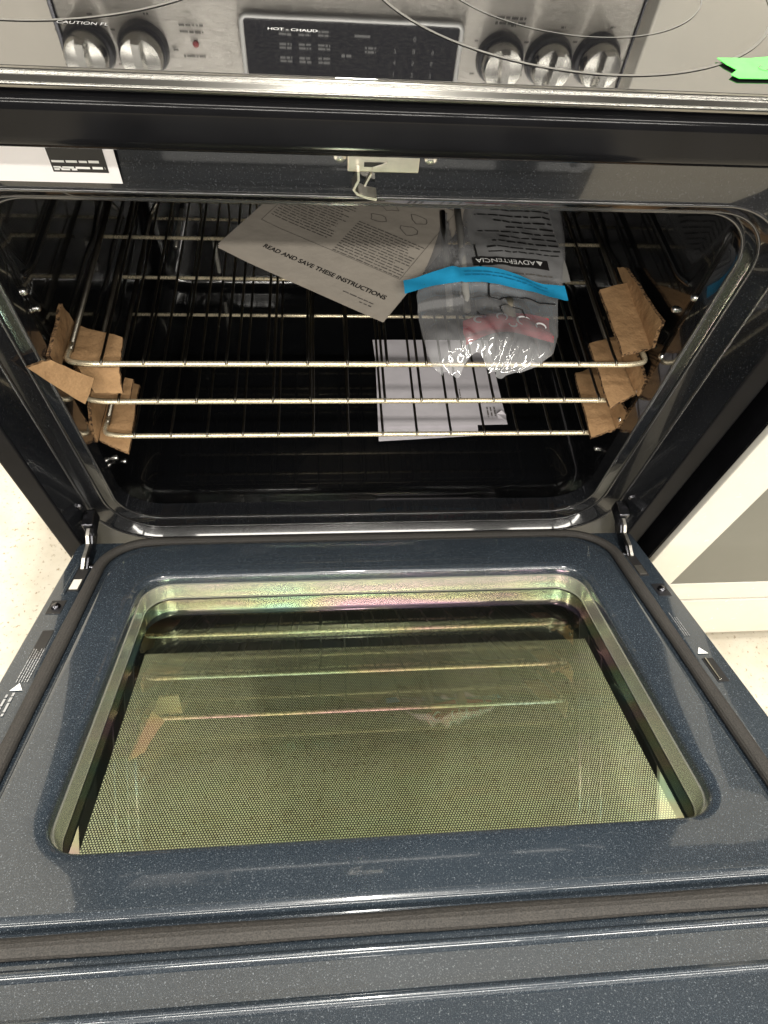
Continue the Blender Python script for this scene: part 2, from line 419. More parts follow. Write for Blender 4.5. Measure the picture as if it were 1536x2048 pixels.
for nm_, rg, rad in (('lip_bead', ring(0.3375, 0.3405, -0.1515, 0.056, -0.0288, -0.0290, -0.0290, 24), 0.0016), ('lip_bead', ring(0.3486, 0.3503, -0.1540, 0.067, -0.0380, -0.0428, -0.0422, 24), 0.0015), ('lip_bead', ring(0.3600, 0.3622, -0.1606, 0.080, -0.0578, -0.0532, -0.0576, 24), 0.0017)):  # thin beads added along the lip edges to carry the highlight lines
    tube(nm_, rg, rad, 'lip_highlight', rng, 10, closed=True)
# cavity
def cring(xh, zt, zb, r, y): return ring(xh, zt, zb, r, y, y, y)
cav = [cring(0.3365, 0.3400, -0.1500, 0.055, -0.006), cring(0.3400, 0.3460, -0.1560, 0.050, 0.004), cring(0.3470, 0.3520, -0.1690, 0.045, 0.022),
       cring(0.3480, 0.3540, -0.1730, 0.045, 0.05), cring(0.3480, 0.3540, -0.1730, 0.045, 0.47), cring(0.343, 0.349, -0.168, 0.040, 0.49), cring(0.330, 0.335, -0.155, 0.030, 0.497)]
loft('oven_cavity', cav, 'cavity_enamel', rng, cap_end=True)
# embossed rack guides on the side walls
for s in (-1, 1):
    for k, z in enumerate((-0.012, 0.052, 0.114, 0.205)):
        pts = arc_path([(s * 0.353, 0.03, z + 0.012), (s * 0.3515, 0.055, z), (s * 0.3510, 0.20, z - 0.002), (s * 0.3510, 0.24, z - 0.010), (s * 0.3510, 0.28, z - 0.002), (s * 0.3515, 0.44, z), (s * 0.353, 0.46, z + 0.012)], 0.012, 4)
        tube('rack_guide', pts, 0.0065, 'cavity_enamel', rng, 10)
for s, L in ((1, [(0.001, 0.2239), (0.034, 0.1795), (-0.002, 0.1418), (0.004, 0.0765), (0.006, 0.0189), (0.0344, -0.0812), (0.008, -0.0544)]), (-1, [(0.004, 0.2202), (0.030, 0.1766), (0.043, -0.1031), (0.0621, -0.138), (0.008, -0.0788)])):
    for y, z in L:
        x = 0.3375 if y < 0.008 else 0.3465
        revolve('rivet', [(0.0042, -0.003), (0.0042, 0.001), (0.003, 0.0028), (0.0012, 0.0034)], (s * x, y, z), (-s, 0, 0), 'screw_bright', rng, 12)
# bake element cover rim on the cavity floor, probe and element feet on the back wall
tube('oven_probe', [(-0.285, 0.497, -0.020), (-0.285, 0.40, -0.022)], 0.0035, 'hinge_steel', rng, 8)
box('element_bracket', (-0.243, 0.487, -0.14), (-0.236, 0.496, -0.075), 'hinge_steel', rng, 0.001)
tube('broil_element', arc_path([(-0.22, 0.497, 0.315), (-0.22, 0.12, 0.315), (-0.10, 0.12, 0.315), (-0.10, 0.44, 0.315), (0.10, 0.44, 0.315), (0.10, 0.12, 0.315), (0.22, 0.12, 0.315), (0.22, 0.497, 0.315)], 0.03, 6), 0.004, 'screw_dark', rng, 8)

# black top rail with its bright edge
bar = [(-0.046, 0.4195), (-0.088, 0.4170)] + [(-0.0905 - 0.0110 * math.sin(R(a)), 0.4280 - 0.0110 * math.cos(R(a))) for a in range(0, 91, 10)] + [(-0.0905 - 0.0110 * math.cos(R(a)), 0.4435 + 0.0110 * math.sin(R(a))) for a in range(0, 91, 10)] + [(-0.046, 0.4545)]
extrude_x('top_rail', bar, -HW, HW, 'black_gloss', rng)
tr = [(-0.085, 0.4550), (-0.0970, 0.4550)] + [(-0.0985 - 0.0026 * math.cos(R(a)), 0.4578 + 0.0026 * math.sin(R(a))) for a in range(-80, 61, 20)] + [(-0.0965, 0.4612)] + [(-0.0935 - 0.0022 * math.cos(R(a)), 0.4618 + 0.0022 * math.sin(R(a))) for a in range(0, 121, 20)] + [(-0.0900, 0.4628), (-0.085, 0.4628)]
extrude_x('bright_trim', tr, -HW - 0.001, HW + 0.001, 'trim_steel', rng, ang=60)
# glass cooktop
ck = box('cooktop', (-HW, -0.0895, 0.4535), (HW, 0.535, CT), 'cooktop_glass', rng, 0.0012)
def ring_mark(cx, cy, r, wd, m, y_lo=-0.088, y_hi=0.50):
    n = 160; V = []; F = []; keep = []
    for k in range(n):
        a = 2 * math.pi * k / n
        for q in (r - wd / 2, r + wd / 2): V.append((cx + q * math.cos(a), cy + q * math.sin(a), CT + 0.0004))
    for k in range(n):
        b2 = (k + 1) % n; F.append((2 * k, 2 * k + 1, 2 * b2 + 1, 2 * b2))
    pym('burner_ring', V, F, m, ck)
ring_mark(0.142, 0.086, 0.158, 0.0023, 'print_grey'); ring_mark(0.142, 0.086, 0.106, 0.0010, 'print_thin')
ring_mark(-0.245, 0.118, 0.151, 0.0023, 'print_grey')
ring_mark(-0.20, 0.40, 0.085, 0.0020, 'print_grey'); ring_mark(0.20, 0.40, 0.085, 0.0020, 'print_grey')
lettering('hot_surface_print', 'HOT - CHAUD', 0.0050, (-0.0660, -0.0298, CT), (1, -0.02, 0), (0.02, 1, 0), 'print_soft', ck)
lettering('caution_print', 'CAUTION FL', 0.0056, (-0.1985, -0.0335, CT), (1, -0.02, 0), (0.02, 1, 0), 'print_faint', ck)

# backguard behind the cooktop, seen mirrored in the glass
bgd = box('backguard', (-HW, 0.521, 0.4645), (HW, 0.565, 0.800), 'stainless', rng, 0.004)
BY = 0.521
box('panel_edge', (-HW - 0.006, 0.519, 0.4645), (-HW - 0.0005, 0.566, 0.803), 'screw_dark', bgd, 0.001)
box('panel_edge', (HW + 0.0005, 0.519, 0.4645), (HW + 0.003, 0.566, 0.803), 'screw_dark', bgd, 0.001)
dsp = box('display', (-0.152, BY - 0.0045, 0.672), (0.147, BY - 0.0005, 0.745), 'display_black', bgd, 0.001)
V = []; F = []
bz = [Vector((x, BY - 0.0048, z)) for x, z in rrect(-0.1555, 0.1505, 0.6685, 0.7485, 0.008, 5)]
tube('display_bezel', bz, 0.0032, 'print_white', bgd, 8, closed=True)
for r_, row in enumerate(('123', '456', '789', ' 0 ')):
    for c_, ch in enumerate(row):
        if ch != ' ': lettering('key_digit', ch, 0.0085, (0.058 + 0.027 * c_, BY - 0.0045, 0.735 - 0.0155 * r_), (1, 0, 0), (0, 0, 1), 'print_faint', bgd, lift=0.0006)
for i in range(3):
    for j in range(3):
        print_lines('key_print', (-0.105 + 0.027 * i, BY - 0.0045, 0.722 - 0.017 * j), (1, 0, 0), (0, 0, 1), 0.017, 2, 0.0048, 'print_faint', bgd, 0.6, 0.0, 0.0006, seed=i * 5 + j)
print_lines('key_print', (-0.018, BY - 0.0045, 0.712), (1, 0, 0), (0, 0, 1), 0.014, 1, 0.006, 'print_faint', bgd, 0.6, 0, 0.0006, seed=41)
print_lines('key_print', (0.015, BY - 0.0045, 0.706), (1, 0, 0), (0, 0, 1), 0.016, 2, 0.005, 'print_faint', bgd, 0.6, 0, 0.0006, seed=42)
box('display_digits', (0.000, BY - 0.0052, 0.6865), (0.022, BY - 0.0046, 0.6895), 'print_faint', bgd)
def knob(x, z, ang):
    ax = Vector((0, -1, 0)); n = 28; prof = [(0.0280, 0.014), (0.0290, 0.017), (0.0285, 0.034), (0.0262, 0.0385), (0.012, 0.0395)]
    k = revolve('knob', prof, (x, BY - 0.0005, z), (0, -1, 0), 'chrome', bgd, n)
    revolve('knob_collar', [(0.0345, 0.0), (0.0350, 0.004), (0.0325, 0.013), (0.0295, 0.0145)], (x, BY - 0.0005, z), (0, -1, 0), 'black_satin', bgd, n)
    c = Vector((x, BY - 0.041, z)); u = Vector((math.cos(ang), 0, math.sin(ang))); v = Vector((-math.sin(ang), 0, math.cos(ang)))
    g = bmesh.new(); g.from_mesh(k.data)
    vs = []
    for a in (-1, 1):
        for b_ in (-1, 1):
            for h, t_ in ((0.006, 1.0), (-0.014, 0.7)):
                vs.append(g.verts.new(c + u * (a * 0.0075 * t_) + v * (b_ * 0.026) + Vector((0, h, 0))))
    for f in ((0, 1, 3, 2), (4, 6, 7, 5), (0, 4, 5, 1), (2, 3, 7, 6), (1, 5, 7, 3), (0, 2, 6, 4)): g.faces.new([vs[q] for q in f])
    bmesh.ops.recalc_face_normals(g, faces=g.faces); g.to_mesh(k.data); g.free()
    for q in range(9):
        a = R(-60 + 37.5 * q); c2 = Vector((x + 0.043 * math.sin(a), BY - 0.0009, z + 0.043 * math.cos(a)))
        if q % 2 == 0: print_lines('knob_print', c2 - Vector((0.003, 0, 0)), (1, 0, 0), (0, 0, 1), 0.007, 1, 0.0045, 'print_dark', bgd, 0.5, 0, 0.0003, seed=q + int(1000 * abs(x)))
    return k
for x, z, a in ((-0.367, 0.718, 0.05), (-0.293, 0.715, 0.0), (0.211, 0.709, -0.1), (0.283, 0.708, 0.1), (0.354, 0.705, 0.05)): knob(x, z, a)
revolve('indicator_lamp', [(0.0045, 0), (0.0045, 0.002), (0.003, 0.0035)], (-0.221, BY - 0.0005, 0.708), (0, -1, 0), 'led_red', bgd, 12)
for dz, sd in ((0.014, 71), (-0.016, 72), (-0.024, 73)):
    print_lines('lamp_print', (-0.240, BY - 0.0009, 0.708 + dz), (1, 0, 0), (0, 0, 1), 0.036, 1, 0.005, 'print_dark', bgd, 0.55, 0.2, 0.0003, seed=sd)
print_lines('zone_print', (0.196, BY - 0.0009, 0.664), (1, 0, 0), (0, 0, 1), 0.045, 2, 0.006, 'print_dark', bgd, 0.6, 0.1, 0.0003, seed=75)

# latch, screws on the lintel
lat = box('door_latch', (-0.030, -0.0640, 0.3885), (0.0225, -0.0505, 0.4010), 'latch_steel', rng, 0.0012)
box('latch_slot', (-0.018, -0.0646, 0.3930), (-0.003, -0.0636, 0.3962), 'print_black', lat)
box('latch_catch', (-0.012, -0.0655, 0.3915), (-0.0015, -0.0640, 0.3950), 'latch_steel', lat, 0.0004, tf=lambda x, y, z: (x, y, z + (x + 0.007) * 0.35))
def strip(name, pts, w, th, mat, parent):
    """flat metal strip bent along pts in the x-z plane, w deep in y"""
    P = [Vector((a, 0, b)) for a, b in pts]; L = []; Q = []
    for k, p in enumerate(P):
        d = (P[min(k + 1, len(P) - 1)] - P[max(k - 1, 0)]).normalized(); nn = Vector((-d.z, 0, d.x)); L.append(p + nn * th / 2); Q.append(p - nn * th / 2)
    loop = L + Q[::-1]; n = len(loop); y0, y1 = w
    V = [(v.x, y0, v.z) for v in loop] + [(v.x, y1, v.z) for v in loop]; m = len(P)
    F = [(k, (k + 1) % n, n + (k + 1) % n, n + k) for k in range(n)]
    for k in range(m - 1): F += [(k, k + 1, n - 2 - k, n - 1 - k), (n + k, n + k + 1, n + n - 2 - k, n + n - 1 - k)]
    return pym(name, V, F, mat, parent)
strip('latch_hook', [(-0.0225, 0.3935), (-0.0220, 0.3870), (-0.0255, 0.3795), (-0.0225, 0.3762), (-0.0150, 0.3735), (-0.0080, 0.3722)], (-0.072, -0.058), 0.0019, 'latch_steel', lat)
strip('latch_finger', [(-0.0125, 0.3885), (-0.0150, 0.3835), (-0.0170, 0.3790)], (-0.066, -0.062), 0.0014, 'latch_steel', lat)
for x in (-0.035, 0.0325):
    revolve('lintel_screw', [(0.0048, 0), (0.0048, 0.001), (0.0035, 0.0024), (0.001, 0.0028)], (x, -0.0505, 0.3925), (0, -1, 0), 'screw_bright', rng, 14)
for x, z in ((-0.362, -0.055), (0.362, -0.055)):
    revolve('frame_screw', [(0.005, 0), (0.005, 0.0012), (0.0035, 0.003), (0.001, 0.0034)], (x, -0.068, z), (0, -1, 0), 'screw_dark', rng, 12)

# ---- the open door
A = 0.485007; YH, ZH = -0.050, -0.12277
def D(x, s, h): return Vector((x, YH - s * math.cos(A) + h * math.sin(A), ZH + s * math.sin(A) + h * math.cos(A)))
DU = Vector((1, 0, 0)); DV = -(D(0, 1, 0) - D(0, 0, 0))       # door axes: right, towards the hinge
DX = 0.3755; S0, S1 = 0.046, 0.665
def drr(xh, s0, s1, r, h, seg=8, rf=None): return [D(x, s, h) for x, s in rrect(-xh, xh, s0, s1, r, seg, rf)]
door = loft('oven_door', [drr(0.280, 0.118, 0.490, 0.045, -0.0085), drr(0.318, 0.062, 0.534, 0.065, -0.0085), drr(0.330, 0.060, 0.5375, 0.060, -0.0085), drr(0.345, 0.057, 0.552, 0.03, -0.0080), drr(0.3465, 0.055, 0.5535, 0.02, -0.0066),
            drr(DX - 0.003, S0 + 0.001, S1 - 0.001, 0.006, -0.0062), drr(DX - 0.0008, S0, S1, 0.008, -0.0078), drr(DX, S0 - 0.001, S1 + 0.001, 0.008, -0.0105), drr(DX, S0 - 0.001, S1 + 0.001, 0.008, -0.085), drr(0.288, 0.122, 0.493, 0.02, -0.085)],
            'door_enamel', rng)
lin = [drr(0.3195, 0.058, 0.5325, 0.070, -0.0088, 8, 0.024), drr(0.3190, 0.0585, 0.5320, 0.070, -0.0050, 8, 0.024), drr(0.3178, 0.060, 0.5308, 0.069, -0.0020, 8, 0.023), drr(0.3158, 0.0620, 0.5285, 0.067, -0.0003, 8, 0.022), drr(0.3120, 0.066, 0.5245, 0.063, 0.0004, 8, 0.020),
       drr(0.2920, 0.100, 0.500, 0.050, 0.0004), drr(0.2810, 0.1215, 0.4880, 0.040, 0.0000), drr(0.2755, 0.1270, 0.4830, 0.036, -0.0008), drr(0.2730, 0.1295, 0.4805, 0.034, -0.0026), drr(0.2720, 0.1302, 0.4798, 0.0335, -0.0060), drr(0.2715, 0.1306, 0.4794, 0.033, -0.0125)]
loft('door_liner', lin, 'door_enamel', door)
rec = [drr(0.2720, 0.1302, 0.4798, 0.0335, -0.0127), drr(0.2702, 0.1322, 0.4780, 0.032, -0.0135), drr(0.2690, 0.1335, 0.4768, 0.031, -0.0300), drr(0.2680, 0.1345, 0.4758, 0.030, -0.0322)]
loft('window_channel', rec, 'recess_steel', door)
rec2 = [drr(0.2698, 0.1328, 0.4774, 0.031, -0.0345), drr(0.2730, 0.135, 0.478, 0.03, -0.0375), drr(0.285, 0.125, 0.490, 0.02, -0.040), drr(0.285, 0.125, 0.490, 0.02, -0.0940)]
loft('window_cavity', rec2, 'black_satin', door)
gl = loft('inner_glass', [drr(0.2695, 0.1330, 0.4773, 0.030, -0.0330)], 'coated_glass', door, cap_end=True)
# printed dot screen on the outer pane
sv = [(-0.2845, 0.1255), (0.2845, 0.1255), (0.2845, 0.4895), (-0.2845, 0.4895)]
me = bpy.data.meshes.new('outer_glass'); me.from_pydata([tuple(D(x, s, -0.0570)) for x, s in sv], [], [(0, 3, 2, 1)]); uv = me.uv_layers.new()
for lp in me.loops: x, s = sv[lp.vertex_index]; uv.data[lp.index].uv = (x + 1, s + 1)
link('outer_glass', me, 'dotted_screen', door)
# raised beads along the front flange
def bead(name, s, w_, h, m='door_enamel'):
    n = 8; prof = [(s - w_ / 2 + w_ * k / n, h * math.sin(math.pi * k / n)) for k in range(n + 1)]
    V = []; F = []
    for x in (-DX + 0.004, DX - 0.004): V += [D(x, a, -0.0064 + b_) for a, b_ in prof]
    k_ = len(prof); F = [(k, k + 1, k_ + k + 1, k_ + k) for k in range(k_ - 1)]
    pym(name, V, F, m, door, True)
bead('front_bead', 0.5600, 0.0085, 0.0040); bead('front_bead', 0.5885, 0.0085, 0.0040); bead('front_bead', 0.633, 0.010, 0.004)
# ribbed rope gasket
gpath = []
for x, s in rrect(-0.3330, 0.3330, 0.0485, 0.5440, 0.055, 10, 0.026): gpath.append(D(x, s, -0.0045))
gm = bpy.data.meshes.new('gasket'); V = []; F = []; n = 40; sub = []
for k in range(len(gpath)):
    a, b_ = gpath[k], gpath[(k + 1) % len(gpath)]; c_ = max(1, int((b_ - a).length / 0.004))
    for j in range(c_): sub.append(a.lerp(b_, j / c_))
nn = D(0, 0, 1) - D(0, 0, 0); rd = random.Random(3)
for k, p in enumerate(sub):
    d = (sub[(k + 1) % len(sub)] - sub[k - 1]).normalized(); sd = d.cross(nn).normalized(); wob = 1 + 0.05 * math.sin(k * 0.11) + rd.uniform(-0.015, 0.015)
    for j in range(n):
        t = 2 * math.pi * j / n; rr = 0.0070 * wob * (1 + 0.09 * math.cos(t * 14)); V.append(p + sd * (rr * math.cos(t)) + nn * (0.62 * rr * math.sin(t)))
m_ = len(sub)
for k in range(m_):
    for j in range(n): F.append((k * n + j, k * n + (j + 1) % n, ((k + 1) % m_) * n + (j + 1) % n, ((k + 1) % m_) * n + j))
gm.from_pydata([tuple(v) for v in V], [], F); gm.update(); link('gasket', gm, 'gasket_braid', door, True)
# flange hardware
HF = -0.0062
for s in (-1, 1):
    x = s * 0.3505
    o = box('hinge_slot', (x - 0.0065, 0.094, HF - 0.0003), (x + 0.0065, 0.148, HF + 0.0006), 'print_black', door, tf=D)
    box('hinge_leaf', (x - 0.0048, 0.127, HF + 0.0004), (x + 0.0048, 0.1455, HF + 0.0014), 'white_enamel' if s < 0 else 'hinge_steel', door, tf=D)
    box('slot_lip', (x - 0.0110, 0.090, HF), (x - 0.0068, 0.155, HF + 0.0014), 'door_enamel', door, 0.0005, tf=D)
    box('screw_recess', (s * 0.359 - 0.008, 0.166, HF - 0.0002), (s * 0.359 + 0.008, 0.190, HF + 0.0005), 'black_satin', door, 0.0002, tf=D)
    revolve('door_screw', [(0.0052, 0), (0.0052, 0.002), (0.004, 0.0035), (0.0015, 0.0042)], D(s * 0.359, 0.178, HF + 0.0004), nn, 'screw_dark', door, 16)
    revolve('door_screw', [(0.0045, 0), (0.0045, 0.0015), (0.003, 0.003), (0.001, 0.0034)], D(s * 0.343, 0.099, HF), nn, 'screw_dark', door, 14)
    # hinge arm from the frame slot down into the door slot
    prof = [(-0.086, -0.078), (-0.092, -0.071), (-0.102, -0.072), (-0.110, -0.0785), (-0.132, -0.0745), (-0.146, -0.0770), (-0.148, -0.086), (-0.130, -0.091), (-0.108, -0.090), (-0.092, -0.088)]
    for dx, th, mt in ((0.0, 0.0040, 'hinge_steel'), (0.0055 * -s, 0.0022, 'screw_dark')):
        xa = s * 0.3520 + dx; n = len(prof)
        V = [(xa - th / 2, a, b_) for a, b_ in prof] + [(xa + th / 2, a, b_) for a, b_ in prof]
        o = pym('hinge_arm', V, [(k, (k + 1) % n, n + (k + 1) % n, n + k) for k in range(n)] + [tuple(range(n)), tuple(range(n, 2 * n))], mt, door)
    revolve('hinge_pin', [(0.0035, -0.005), (0.0035, 0.005)], (s * 0.3500, -0.096, -0.078), (1, 0, 0), 'screw_dark', door, 12)
    box('hinge_bracket', (s * 0.3530 - 0.0075, -0.0900, -0.086), (s * 0.3530 + 0.0075, -0.0660, -0.066), 'screw_dark', rng, 0.002)
box('flange_slot', (-0.3590, 0.218, HF - 0.0002), (-0.3475, 0.262, HF + 0.0004), 'print_black', door, tf=D)
print_lines('warning_print', D(-0.3572, 0.295, HF), DV, -DU, 0.048, 5, 0.0026, 'print_soft', door, 0.28, 0.25, 0.0006, seed=5)
for s in (-1, 1):
    c = D(s * 0.3535, 0.302 if s < 0 else 0.287, HF + 0.0006)
    pym('warning_triangle', [c + DU * 0.006 - DV * 0.004, c + DU * -0.006 - DV * 0.004, c + DV * 0.006], [(0, 1, 2)], 'print_white', door)
print_lines('warning_heading', D(-0.3585, 0.338, HF), DV, -DU, 0.030, 2, 0.0056, 'print_soft', door, 0.42, 0.1, 0.0006, seed=8)
box('flange_slot', (0.3485, 0.298, HF - 0.0002), (0.3605, 0.332, HF + 0.0004), 'print_black', door, tf=D)
box('slot_edge', (0.3505, 0.298, HF + 0.0004), (0.3530, 0.330, HF + 0.0016), 'chrome', door, 0.0004, tf=D)
print_lines('warning_print', D(0.3480, 0.262, HF), DV, -DU, 0.040, 3, 0.0026, 'print_faint', door, 0.3, 0.25, 0.0006, seed=15)
# door handle under the front edge
tube('door_handle', arc_path([D(-0.33, 0.63, -0.085), D(-0.33, 0.63, -0.135), D(0.33, 0.63, -0.135), D(0.33, 0.63, -0.085)], 0.03, 6), 0.012, 'chrome', door, 14)
loft('outer_skin', [drr(0.288, 0.122, 0.493, 0.02, -0.0855), drr(DX, 0.05, 0.66, 0.008, -0.0855), drr(DX, 0.05, 0.66, 0.008, -0.0905), drr(0.287, 0.123, 0.492, 0.02, -0.0905)], 'stainless', door)

# ------------------------------------------------------------------ racks
Z1, Z2, Z3 = 0.1266, 0.0647, 0.0
RK = [(Z1, 'topmost of the three steel oven racks, carrying the booklet and bag'), (Z2, 'middle one of the three steel oven racks, under the booklet rack'), (Z3, 'lowest of the three steel oven racks, just above the fallen white paper')]
HR = 0.330; wires = [-0.290 + 0.58 * k / 13 for k in range(14)]
proto = {}
for i, (z, lab) in enumerate(RK):
    rk = empty('oven_rack', (0, 0, 0)); rk.location = (0.0015 * (i - 1), 0, z); tag(rk, lab, 'oven rack', 'steel wire racks inside the oven')
    def part(key, nm, fn):
        if key not in proto: proto[key] = fn(); proto[key].parent = rk
        else:
            c = proto[key].copy(); COL.objects.link(c); c.parent = rk
    part('f', 'front_rail', lambda: tube('front_rail', arc_path([(-HR + 0.003, 0.030, 0.001), (-HR + 0.001, 0.004, 0), (-HR + 0.022, 0, 0), (HR - 0.022, 0, 0), (HR - 0.001, 0.004, 0), (HR - 0.003, 0.030, 0.001)], 0.008, 4), 0.0031, 'rack_steel'))
    for s in (-1, 1):
        part(('s', s), 'side_rail', lambda: tube('side_rail', arc_path([(s * (HR - 0.003), 0.020, 0.0), (s * (HR - 0.003), 0.42, 0.0), (s * (HR - 0.003), 0.452, 0.0), (s * (HR - 0.02), 0.456, 0.022)], 0.012, 4), 0.0034, 'rack_steel_shaded'))
    part('m', 'cross_bar', lambda: tube('cross_bar', [(-HR, 0.225, -0.0045), (HR, 0.225, -0.0045)], 0.0024, 'rack_steel'))
    part('r', 'cross_bar', lambda: tube('cross_bar', [(-HR, 0.449, -0.0045), (HR, 0.449, -0.0045)], 0.0024, 'rack_steel'))
    part('b', 'back_stop', lambda: tube('back_stop', [(-HR + 0.02, 0.456, 0.022), (HR - 0.02, 0.456, 0.022)], 0.0024, 'rack_steel'))
    for k, x in enumerate(wires):
        part(('w', k), 'wire', lambda: tube('wire', arc_path([(x, -0.0022, 0.0012), (x, 0.000, 0.0046), (x, 0.012, 0.0030), (x, 0.440, 0.0012), (x, 0.456, 0.022)], 0.004, 3), 0.0017, 'rack_steel_shaded', None, 8))

# ------------------------------------------------------------------ cardboard spacers
def sheet(name, quads, label, group, th=0.0042, seed=1):
    """corrugated board: each quad of corners is subdivided, crumpled a little and given thickness"""
    root = empty(name, (0, 0, 0)); tag(root, label, 'cardboard', group); rd = random.Random(seed)
    for qi, q in enumerate(quads):
        q = [Vector(v) for v in q]; nu, nv = 6, 6; bm = bmesh.new(); g = {}
        nrm = (q[1] - q[0]).cross(q[3] - q[0]).normalized(); ph = [rd.uniform(0, 6.28) for _ in range(4)]
        for a in range(nu + 1):
            for b_ in range(nv + 1):
                u, v = a / nu, b_ / nv; p = (q[0] * (1 - u) * (1 - v) + q[1] * u * (1 - v) + q[2] * u * v + q[3] * (1 - u) * v)
                p += nrm * (0.0016 * math.sin(3.1 * u + ph[0]) * math.sin(2.7 * v + ph[1]) + rd.uniform(-0.0003, 0.0003))
                if a in (0, nu) or b_ in (0, nv): p += Vector((rd.uniform(-1, 1), rd.uniform(-1, 1), rd.uniform(-1, 1))) * 0.0007
                g[a, b_] = p
        V = []; idx = {}
        for lay, off in ((0, th / 2), (1, -th / 2)):
            for a in range(nu + 1):
                for b_ in range(nv + 1): idx[lay, a, b_] = len(V); V.append(g[a, b_] + nrm * off)
        F = []; E = []
        for a in range(nu):
            for b_ in range(nv):
                F.append((idx[0, a, b_], idx[0, a + 1, b_], idx[0, a + 1, b_ + 1], idx[0, a, b_ + 1])); F.append((idx[1, a, b_], idx[1, a, b_ + 1], idx[1, a + 1, b_ + 1], idx[1, a + 1, b_]))
        nface = len(F)
        for a in range(nu):
            for b_ in (0, nv): F.append((idx[0, a, b_], idx[0, a + 1, b_], idx[1, a + 1, b_], idx[1, a, b_]))
        for b_ in range(nv):
            for a in (0, nu): F.append((idx[0, a, b_], idx[0, a, b_ + 1], idx[1, a, b_ + 1], idx[1, a, b_]))
        me = bpy.data.meshes.new('flap'); me.from_pydata([tuple(v) for v in V], [], F); me.materials.append(MATS['cardboard']); me.materials.append(MATS['cardboard_flute'])
        for k in range(nface, len(F)): me.polygons[k].material_index = 1
        for k in range(nface): me.polygons[k].use_smooth = True
        bm.free(); bm = bmesh.new(); bm.from_mesh(me); bmesh.ops.recalc_face_normals(bm, faces=bm.faces); bm.to_mesh(me); bm.free()
        me.set_sharp_from_angle(angle=R(40)); link('flap', me, None, root)
    bpy.ops.object.select_all(action='DESELECT')
    return root
GC = 'cardboard spacers wedged on the rack ends'
r1 = sheet('cardboard_spacer', [[(0.2955, 0.1203, 0.133), (0.337, 0.1342, 0.133), (0.336, 0.0215, 0.133), (0.2969, 0.0079, 0.133)],
    [(0.336, 0.172, 0.128), (0.336, 0.152, 0.143), (0.338, 0.0288, 0.166), (0.336, 0.0180, 0.135)]], 'brown cardboard spacer on the right end of the top rack', GC, seed=2)
r2 = sheet('cardboard_spacer', [[(0.296, 0.0897, 0.0710), (0.337, 0.1048, 0.0710), (0.337, 0.0035, 0.0710), (0.2968, -0.0195, 0.0710)],
    [(0.337, 0.092, 0.072), (0.3385, 0.058, 0.097), (0.3390, 0.002, 0.0975), (0.337, -0.004, 0.076)]], 'brown cardboard spacer on the right end of the middle rack', GC, seed=3)
r3 = sheet('cardboard_spacer', [[(0.3008, 0.0997, 0.0065), (0.335, 0.1122, 0.0065), (0.335, 0.0001, 0.0065), (0.2976, -0.0138, 0.0065)],
    [(0.336, 0.090, 0.008), (0.338, 0.0605, 0.028), (0.339, 0.0032, 0.036), (0.336, -0.002, 0.010)]], 'brown cardboard spacer on the right end of the lowest rack', GC, seed=4)
l1 = sheet('cardboard_spacer', [[(-0.3370, 0.066, 0.1225), (-0.2768, 0.0451, 0.1195), (-0.2750, 0.004, 0.1195), (-0.3370, 0.008, 0.1225)],
    [(-0.336, 0.067, 0.123), (-0.337, 0.062, 0.156), (-0.3345, -0.0180, 0.157), (-0.336, -0.006, 0.124)],
    [(-0.3430, -0.0480, 0.1700), (-0.3275, -0.0300, 0.1640), (-0.2985, -0.0180, 0.1235), (-0.3141, -0.0340, 0.1010)],
    [(-0.3200, 0.0040, 0.1190), (-0.2755, 0.0040, 0.1190), (-0.2790, -0.0060, 0.0880), (-0.3080, -0.0080, 0.0900)]], 'crumpled brown cardboard spacer on the left end of the top rack', GC, seed=5)
l2 = sheet('cardboard_spacer', [[(-0.3340, 0.0499, 0.0590), (-0.2796, 0.0377, 0.0590), (-0.2816, 0.0040, 0.0590), (-0.3340, 0.0080, 0.0590)],
    [(-0.3350, 0.080, 0.060), (-0.3365, 0.070, 0.092), (-0.3365, 0.012, 0.090), (-0.3350, 0.010, 0.060)]], 'small brown cardboard spacer on the left end of the middle rack', GC, seed=6)
l3 = sheet('cardboard_spacer', [[(-0.3350, 0.0958, -0.0055), (-0.2960, 0.0887, -0.0055), (-0.2945, -0.0225, -0.0055), (-0.3323, -0.0040, -0.0055)],
    [(-0.3360, 0.098, -0.004), (-0.3390, 0.080, 0.036), (-0.3400, 0.0235, 0.030), (-0.3360, -0.006, -0.004)]], 'brown cardboard spacer on the left end of the lowest rack', GC, seed=7)

